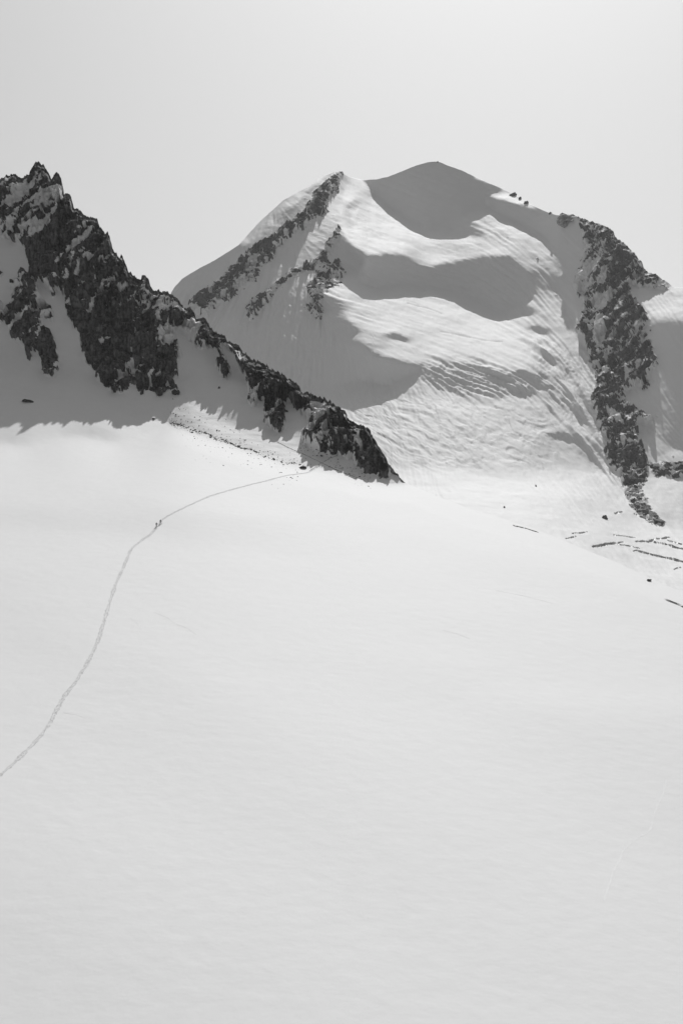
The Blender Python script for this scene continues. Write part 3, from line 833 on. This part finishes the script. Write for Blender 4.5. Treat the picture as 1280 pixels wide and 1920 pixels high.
fr = rM[QM].max(1) > .3
which = np.zeros(len(QM), int)
names = list(ROCK_FAR)
for k, nm in enumerate(names, 1):
    pm = poly_mask(fpx, fpy, [ROCK_FAR[nm]], 6) > .12
    which = np.where(pm & (which == 0) & fr, k, which)
fc = cid[QM].max(1)
which = np.where((which == 0) & (fc > 0), 100 + fc, which)
mountain = sub_mesh('mountain', vM, QM, which == 0, MAT_FAR, {'rock': rM})
tag(mountain, 'tall snow mountain with rounded summit, shaded left face and sunlit glacier', 'mountain', kind='structure')
for k, nm in enumerate(names, 1):
    if (which == k).any():
        sub_mesh('rock_outcrop', vM, QM, which == k, MAT_FAR, {'rock': rM}, mountain)
for k in range(1, len(CREV) + 1):
    if (which == 100 + k).any():
        sub_mesh('crevasse', vM, QM, which == 100 + k, MAT_ICE, {'rock': rM}, mountain)

# ================================================================== THINGS ON THE SNOW
bpy.context.view_layer.update()
GROUND = [snowfield, ridge] + list(ridge.children)
FAR = [mountain] + list(mountain.children)

def hit(px, py, objs):
    d = Vector(((px - HX) / F, 1.0, (HY - py) / F)).normalized()
    best = None
    for o in objs:
        ok, loc, nor, _ = o.ray_cast(Vector((0, 0, 0)), d)
        if ok and (best is None or loc.length < best[0].length):
            best = (loc.copy(), nor.copy())
    return best

def drop(x, y, objs, z=900):
    best = None
    for o in objs:
        ok, loc, nor, _ = o.ray_cast(Vector((x, y, z)), Vector((0, 0, -1)))
        if ok and (best is None or loc.z > best.z):
            best = loc.copy()
    return best

MAT_TRACK = plain_mat('trodden_snow', .46, .86, 2.2, .9, .8)
MAT_OLDTRACK = plain_mat('old_track_snow', .84, .9, 2.0, .9, .2)

def track(name, pts, width, mat, label, step=.45, depth=.10, seed=0, objs=None):
    """a furrow trodden into the snow: two ruts with a crumbled rim, following the ground"""
    objs = objs or GROUND
    w = [hit(x, y, objs) for x, y in pts]
    w = [h[0] for h in w if h]
    # smooth curve through the surveyed points
    P = np.array([(v.x, v.y) for v in w])
    seg = np.r_[0, np.cumsum(np.hypot(*np.diff(P, axis=0).T))]
    sN = np.arange(0, seg[-1], step)
    cx, cy = np.interp(sN, seg, P[:, 0]), np.interp(sN, seg, P[:, 1])
    ker = np.hanning(int(14 / step) | 1); ker /= ker.sum(); h_ = len(ker) // 2
    sm = lambda a: np.convolve(np.pad(a, h_, mode='reflect', reflect_type='odd'), ker, 'valid')
    if len(cx) > 3 * len(ker):
        cx, cy = sm(cx), sm(cy)
    q = np.stack([sN / 3.0, 0 * sN + seed, 0 * sN], -1)
    cx = cx + .10 * vnoise(q, seed) ; cy = cy + .10 * vnoise(q + 40, seed + 1)
    tx, ty = np.gradient(cx), np.gradient(cy)
    ln = np.hypot(tx, ty) + 1e-9
    nx, ny = -ty / ln, tx / ln
    offs = np.linspace(-1, 1, 11)
    prof = np.array([.0, .035, .05, -.06, -.09, -.02, -.09, -.06, .05, .035, .0]) / .09 * depth
    prof = prof * .5 + .5 * depth
    prof[0] = prof[-1] = -.02
    V = []
    for i in range(len(cx)):
        z0 = drop(cx[i], cy[i], objs)
        if z0 is None:
            continue
        wd = width * .5 * (1 + .38 * vnoise(np.array([[sN[i] / .9, seed, 5.0]]), seed + 3)[0] + .3 * vnoise(np.array([[sN[i] / 5.0, seed, 8.0]]), seed + 4)[0])
        for k_, o_ in enumerate(offs):
            x, y = cx[i] + nx[i] * o_ * wd, cy[i] + ny[i] * o_ * wd
            V.append((x, y, None, prof[k_]))
    R_n = len(V) // 11
    arr = np.array([(a_, b_, d_) for a_, b_, _, d_ in V])
    # ground height at the strip's edges and middle, the rest between
    A3 = arr.reshape(R_n, 11, 3)
    zz = np.zeros((R_n, 11))
    for i in range(R_n):
        zs = []
        for k_ in (0, 5, 10):
            g_ = drop(A3[i, k_, 0], A3[i, k_, 1], objs)
            zs.append(g_.z if g_ else 0)
        zz[i] = np.interp(np.arange(11), (0, 5, 10), zs)
    nz = vnoise(np.stack([A3[..., 0].ravel() / .5, A3[..., 1].ravel() / .5, 0 * zz.ravel() + seed], -1), seed + 7).reshape(R_n, 11)
    zz = zz + A3[..., 2] + nz * depth * .45 * np.r_[0, [1] * 9, 0][None]
    Vv = np.stack([A3[..., 0], A3[..., 1], zz], -1).reshape(-1, 3)
    o = mesh_from(name, Vv, quads(R_n, 11), mat)
    o['kind'] = 'structure'
    o['label'] = label
    return o

TRACK = [(-45, 1482), (0, 1455), (35, 1423), (70, 1388), (94, 1357), (117, 1312), (145, 1275), (173, 1228), (187, 1195), (197, 1162), (206, 1130), (218, 1092), (230, 1069), (246, 1029),
    (267, 1012), (284, 1001), (293, 989), (305, 973), (352, 949), (394, 930), (431, 919), (469, 909), (506, 900), (540, 891), (575, 887), (586, 881), (602, 868), (618, 859), (634, 853)]
track('ski_track', TRACK, .95, MAT_TRACK, 'long grey ski track winding up the snow slope to the ridge foot', .4, .12, 1)
track('ski_track', [(1248, 1462), (1243, 1488), (1227, 1520), (1219, 1557), (1174, 1583), (1152, 1626), (1131, 1690)], .35, MAT_OLDTRACK, 'faint old ski track low on the right of the snow slope', .4, .03, 2)
track('foot_track', [(520, 829), (560, 848), (604, 869), (640, 885), (684, 901)], .55, plain_mat('dirty_snow', .12, .5, 1.2, .9, .6), 'thin dark footpath line crossing the ski track below the rock toe', .5, .08, 3)
track('foot_track', [(580, 883), (590, 876), (602, 868), (618, 859), (634, 852)], .6, bpy.data.materials['dirty_snow'], 'short dark trodden path climbing from the snow slope to the rock toe', .4, .08, 4)
for a_, b_ in (((290, 1148), (330, 1170)), ((330, 1170), (368, 1190)), ((244, 1159), (266, 1181)), ((120, 1336), (163, 1347)), ((830, 1182), (880, 1198)), ((930, 1107), (1036, 1132))):
    o = track('wind_crack', [a_, ((a_[0] + b_[0]) / 2 + 4, (a_[1] + b_[1]) / 2 - 1), b_], .3, MAT_OLDTRACK, 'crack', .5, .025, int(a_[0]))
    del o['label']; del o['kind']
    o.parent = snowfield

# ---- boulders
def boulder_mesh(name, size, seed, sub=3, mat=None):
    bm = bmesh.new()
    bmesh.ops.create_icosphere(bm, subdivisions=sub, radius=1.0)
    co = np.array([v.co[:] for v in bm.verts])
    r = 1 + .55 * facets(co * 1.1 + seed * 3.7, seed, .8) + .22 * facets(co * 2.6 + seed, seed + 1, .8) + .06 * vnoise(co * 5, seed)
    co = co * r[:, None] * np.array(size)[None] * .5
    for v, c in zip(bm.verts, co):
        v.co = c
    me = bpy.data.meshes.new(name); bm.to_mesh(me); bm.free()
    me.materials.append(mat or MAT_ROCK)
    return me

def boulder(px, py, w, h, label, objs, seed, group=None, name='boulder', rz=.4, cat='boulder', mat=None, sub=3):
    hp = hit(px, py + h * .3, objs)
    if hp is None:
        return None
    L_ = hp[0]
    m_ = L_.y / F
    me = boulder_mesh(name, (w * m_, w * m_ * .8, h * m_ * 1.15), seed, sub, mat)
    o = bpy.data.objects.new(name, me); COL.objects.link(o)
    o.location = L_ + Vector((0, 0, h * m_ * .25))
    o.rotation_euler = (.1 * (seed % 3 - 1), .15 * (seed % 5 - 2), rz + seed)
    return tag(o, label, cat, group)

G_R = 'rocks poking out of the right skyline'
MAT_PALE = plain_mat('pale_rock', .2, .5, .16, .85, .8)
boulder(1060, 413, 46, 20, 'large pale rock block perched at the top of the right rock rib', FAR, 23, mat=MAT_PALE, sub=4)
boulder(962, 365, 11, 7, 'highest and largest dark rock on the snowy skyline right of the summit', FAR, 6, G_R)
boulder(974, 372, 8, 5, 'dark skyline rock between two others right of the summit', FAR, 7, G_R)
boulder(986, 380, 10, 5, 'lowest of three dark rocks in a row on the skyline right of the summit', FAR, 8, G_R)
boulder(1031, 400, 6, 4, 'small lone skyline rock just left of the pale rock block', FAR, 9, G_R)
boulder(1133, 970, 11, 8, 'lone dark boulder on the flat glacier left of the rock rib foot', FAR, 10)
boulder(1004, 911, 3, 4, 'tiny dark boulder high on the open glacier basin', FAR, 11)
boulder(945, 951, 3, 4, 'tiny dark boulder just above the rounded edge of the snow slope', FAR, 12)
boulder(1216, 1088, 11, 5, 'dark boulder lying on the right edge of the near snow slope', [snowfield], 13)
boulder(568, 877, 15, 3, 'flat dark boulder by the ski track below the ridge toe', GROUND, 14)
boulder(411, 727, 4, 4, 'tiny dark boulder alone on the shaded snow of the ridge', GROUND, 15)
boulder(53, 752, 20, 5, 'long dark rock lump standing in for a crevice in shaded snow at the far left', GROUND, 16)  # rock lump added in place of a dark crevice in the snow
boulder(288, 785, 8, 3, 'small flat boulder on the shaded snow edge left of the sunlit wedge', GROUND, 17)
boulder(330, 735, 16, 12, 'black boulder at the tip of the rock spur beside the sunlit snow wedge', GROUND, 18)

# ---- small stones fallen from the ridge: one uncounted mass
base = bmesh.new(); bmesh.ops.create_icosphere(base, subdivisions=1, radius=1.0)
bv = np.array([v.co[:] for v in base.verts]); bf = np.array([[v.index for v in f.verts] for f in base.faces]); base.free()
line = [(318, 790), (341, 798), (391, 818), (422, 826), (463, 843), (485, 851), (513, 861), (552, 871), (585, 878)]
lx = np.array([p[0] for p in line]); ly = np.array([p[1] for p in line])
rs = np.random.default_rng(8)
VV, FF, n = [], [], 0
def stone(px, py, size):
    global n
    h_ = hit(px, py, GROUND)
    if h_ is None:
        return
    sc = size * rs.uniform(.6, 1.3, 3) * np.array([1.2, 1.2, .7])
    jit = 1 + .3 * rs.normal(size=(len(bv), 1))
    VV.append(bv * jit * sc + np.array(h_[0]) + np.array([0, 0, size * .2])); FF.append(bf + n); n += len(bv)
for _ in range(400):
    x = 318 + (585 - 318) * rs.beta(.9, 1.6)
    stone(x, np.interp(x, lx, ly) + 3.0 * math.sin(x * .11) * math.sin(x * .037) + rs.normal() * (1.0 + 1.2 * (x < 430)), abs(rs.normal()) * .16 + .1)
for _ in range(230):
    x = rs.uniform(315, 640)
    y0_ = np.interp(x, lx, ly)
    stone(x, y0_ - abs(rs.normal()) * 26 * np.clip((560 - x) / 240, .3, 1), abs(rs.normal()) * .12 + .08)
for _ in range(110):
    x = rs.uniform(325, 560)
    stone(x, np.interp(x, lx, ly) + abs(rs.normal()) * 22, abs(rs.normal()) * .12 + .09)
for _ in range(200):
    x = rs.uniform(560, 700)
    stone(x, np.interp(x, [560, 604, 640, 700], [835, 845, 880, 902]) + rs.normal() * 9, abs(rs.normal()) * .12 + .06)
stones = mesh_from('stones', np.concatenate(VV), np.concatenate(FF), MAT_ROCK, smooth=False)
stones['kind'] = 'stuff'
stones['label'] = 'small dark stones strewn along the snow crest below the ridge'

# ---- cairn on the summit
hp = hit(820, 304.5, FAR)
if hp:
    cairn = bpy.data.objects.new('summit_cairn', None); COL.objects.link(cairn); cairn.location = hp[0]
    tag(cairn, 'tiny stone cairn standing on the highest rounded snow summit', 'cairn')
    z = -.3
    for k, (w_, h_) in enumerate(((4.2, 1.6), (3.2, 1.3), (2.3, 1.1), (1.4, 1.0))):
        o = bpy.data.objects.new('stone', boulder_mesh('stone', (w_, w_ * .9, h_ * 1.2), 60 + k, 2)); COL.objects.link(o)
        o.parent = cairn; o.location = (.2 * (k % 2), 0, z + h_ * .5); z += h_ * .85

# ---- two ski tourers
MAT_CLOTH = plain_mat('dark_outdoor_cloth', .012, .03, 6, .8, .2)
MAT_PACK = plain_mat('black_pack_cloth', .008, .02, 8, .7, .2)
MAT_SKIN = plain_mat('skin', .35, .42, 9, .6, .1)
MAT_SKI = plain_mat('ski_topsheet', .03, .06, 5, .4, .05, .5)
MAT_HAT = plain_mat('dark_hat', .02, .05, 20, .9, .3)

def skinned(name, pts, edges, radii, mats, levels=1, matfn=None):
    me = bpy.data.meshes.new(name)
    me.from_pydata(pts, edges, [])
    o = bpy.data.objects.new(name, me); COL.objects.link(o)
    md = o.modifiers.new('s', 'SKIN')
    for sv, r in zip(me.skin_vertices[0].data, radii):
        sv.radius = (r, r); 
    me.skin_vertices[0].data[0].use_root = True
    ss = o.modifiers.new('b', 'SUBSURF'); ss.levels = levels; ss.render_levels = levels
    bpy.context.view_layer.update()
    dg = bpy.context.evaluated_depsgraph_get()
    nm = bpy.data.meshes.new_from_object(o.evaluated_get(dg))
    bpy.data.objects.remove(o)
    nm.materials.clear()
    for m_ in mats:
        nm.materials.append(m_)
    for p in nm.polygons:
        p.use_smooth = True
        if matfn:
            p.material_index = matfn(p.center)
    o = bpy.data.objects.new(name, nm); COL.objects.link(o)
    return o

def tube(name, a, b, r, mat, parent, n=8):
    a, b = Vector(a), Vector(b)
    ax = (b - a).normalized()
    u_ = ax.orthogonal().normalized(); w_ = ax.cross(u_)
    V, Q = [], []
    for e, rr in ((a, r), (b, r)):
        for k in range(n):
            t_ = 2 * math.pi * k / n
            V.append(e + (u_ * math.cos(t_) + w_ * math.sin(t_)) * rr)
    for k in range(n):
        Q.append((k, (k + 1) % n, n + (k + 1) % n, n + k))
    me = bpy.data.meshes.new(name); me.from_pydata(V, [], Q + [tuple(range(n))[::-1], tuple(range(n, 2 * n))]); me.materials.append(mat)
    o = bpy.data.objects.new(name, me); COL.objects.link(o); o.parent = parent
    return o

def tourer(px, py, label, lead, scale, rz, slope):
    """a ski tourer in mid stride, facing local +Y, leaning into the slope"""
    hp = hit(px, py, GROUND)
    root = bpy.data.objects.new('person', None); COL.objects.link(root)
    root.location = hp[0] + Vector((0, 0, .06)); root.rotation_euler = (0, 0, rz); root.scale = (scale,) * 3
    tag(root, label, 'person', 'ski tourers climbing the track')
    fy = .30 * lead
    ts = math.tan(slope)
    # pelvis, spine, neck, head / arms / legs
    P = [(0, -.02, .93), (0, .03, 1.12), (0, .10, 1.33), (0, .13, 1.46), (0, .15, 1.55), (0, .17, 1.68),
         (.18, .10, 1.40), (.27, .16, 1.14), (.27, .40, 1.05), (.27, .49, 1.04),
         (-.18, .10, 1.40), (-.27, -.02, 1.14), (-.28, .18, 1.02), (-.28, .27, 1.00),
         (.10, -.01, .90), (.11, .14 + fy * .4, .50), (.11, fy - .06, .10 + fy * ts), (.11, fy + .12, .06 + fy * ts),
         (-.10, -.01, .90), (-.11, .10 - fy * .3, .50), (-.11, -fy - .10, .12 - fy * ts), (-.11, -fy + .08, .06 - fy * ts)]
    Ed = [(0, 1), (1, 2), (2, 3), (3, 4), (4, 5), (2, 6), (6, 7), (7, 8), (8, 9), (2, 10), (10, 11), (11, 12), (12, 13),
          (0, 14), (14, 15), (15, 16), (16, 17), (0, 18), (18, 19), (19, 20), (20, 21)]
    Rd = [.15, .15, .17, .075, .07, .105, .085, .06, .045, .04, .085, .06, .045, .04, .10, .075, .06, .05, .10, .075, .06, .05]
    body = skinned('body', P, Ed, Rd, [MAT_CLOTH, MAT_SKIN], 2, lambda c: 1 if (1.52 < c.z < 1.70 and c.y > .17) else 0)
    body.parent = root
    hat = skinned('hat', [(0, .165, 1.70), (0, .155, 1.77), (0, .15, 1.81)], [(0, 1), (1, 2)], [.118, .10, .05], [MAT_HAT], 2); hat.parent = root
    pack = skinned('backpack', [(0, -.10, 1.02), (0, -.11, 1.22), (0, -.07, 1.42), (0, -.04, 1.52)], [(0, 1), (1, 2), (2, 3)], [.15, .17, .16, .10], [MAT_PACK], 1); pack.parent = root
    for sx, off in ((.11, fy), (-.11, -fy)):
        V = []
        for y, z, w_ in ((-.75, .03, .04), (-.3, .0, .045), (.3, .0, .045), (.75, .02, .05), (.95, .12, .02)):
            for dx, dz in ((-w_, 0), (w_, 0), (w_, .025), (-w_, .025)):
                V.append((sx + dx, y + off + .05, z + dz + (y + off) * ts))
        Q = [(4 * i + k, 4 * i + (k + 1) % 4, 4 * i + 4 + (k + 1) % 4, 4 * i + 4 + k) for i in range(4) for k in range(4)] + [(0, 3, 2, 1), (16, 17, 18, 19)]
        me = bpy.data.meshes.new('ski'); me.from_pydata(V, [], Q); me.materials.append(MAT_SKI)
        o = bpy.data.objects.new('ski', me); COL.objects.link(o); o.parent = root
    tube('ski_pole', (.28, .50, 1.10), (.34, .42, .42 * ts - .05), .012, MAT_SKI, root)
    tube('ski_pole', (-.29, .28, 1.06), (-.36, -.25, -.25 * ts - .05), .012, MAT_SKI, root)
    return root

tourer(301.0, 983.2, 'upper skier in black on the track, a few steps ahead of the other', 1, 1.0, -.35, .2)
tourer(293.4, 988.6, 'lower skier in black following close behind on the track', -1, .98, -.30, .2)

# ================================================================== AIR
allv = np.concatenate([vM, vB, VA.reshape(-1, 3)], 0)
lo = np.minimum(allv.min(0), (-50, -50, -10)) - (20, 20, 1.0)
hi = np.maximum(allv.max(0), (50, 0, 10)) + (20, 20, 12.0)
bx = bmesh.new()
bmesh.ops.create_cube(bx, size=1.0)
for v in bx.verts:
    v.co = Vector([lo[k] if v.co[k] < 0 else hi[k] for k in range(3)])
hm = bpy.data.meshes.new('haze'); bx.to_mesh(hm); bx.free()
haze = bpy.data.objects.new('haze', hm); COL.objects.link(haze)
m = bpy.data.materials.new('haze_air'); m.use_nodes = True
nt = m.node_tree
nt.nodes.remove(nt.nodes['Principled BSDF'])
pv = nt.nodes.new('ShaderNodeVolumePrincipled')
pv.inputs['Color'].default_value = (.95, .95, .95, 1)
pv.inputs['Density'].default_value = 3.0e-5
pv.inputs['Anisotropy'].default_value = 0.0
nt.links.new(pv.outputs[0], nt.nodes['Material Output'].inputs['Volume'])
hm.materials.append(m)
haze['kind'] = 'stuff'
haze['label'] = 'thin pale mountain air fading the distant peak'
print('HAZE', lo, hi)
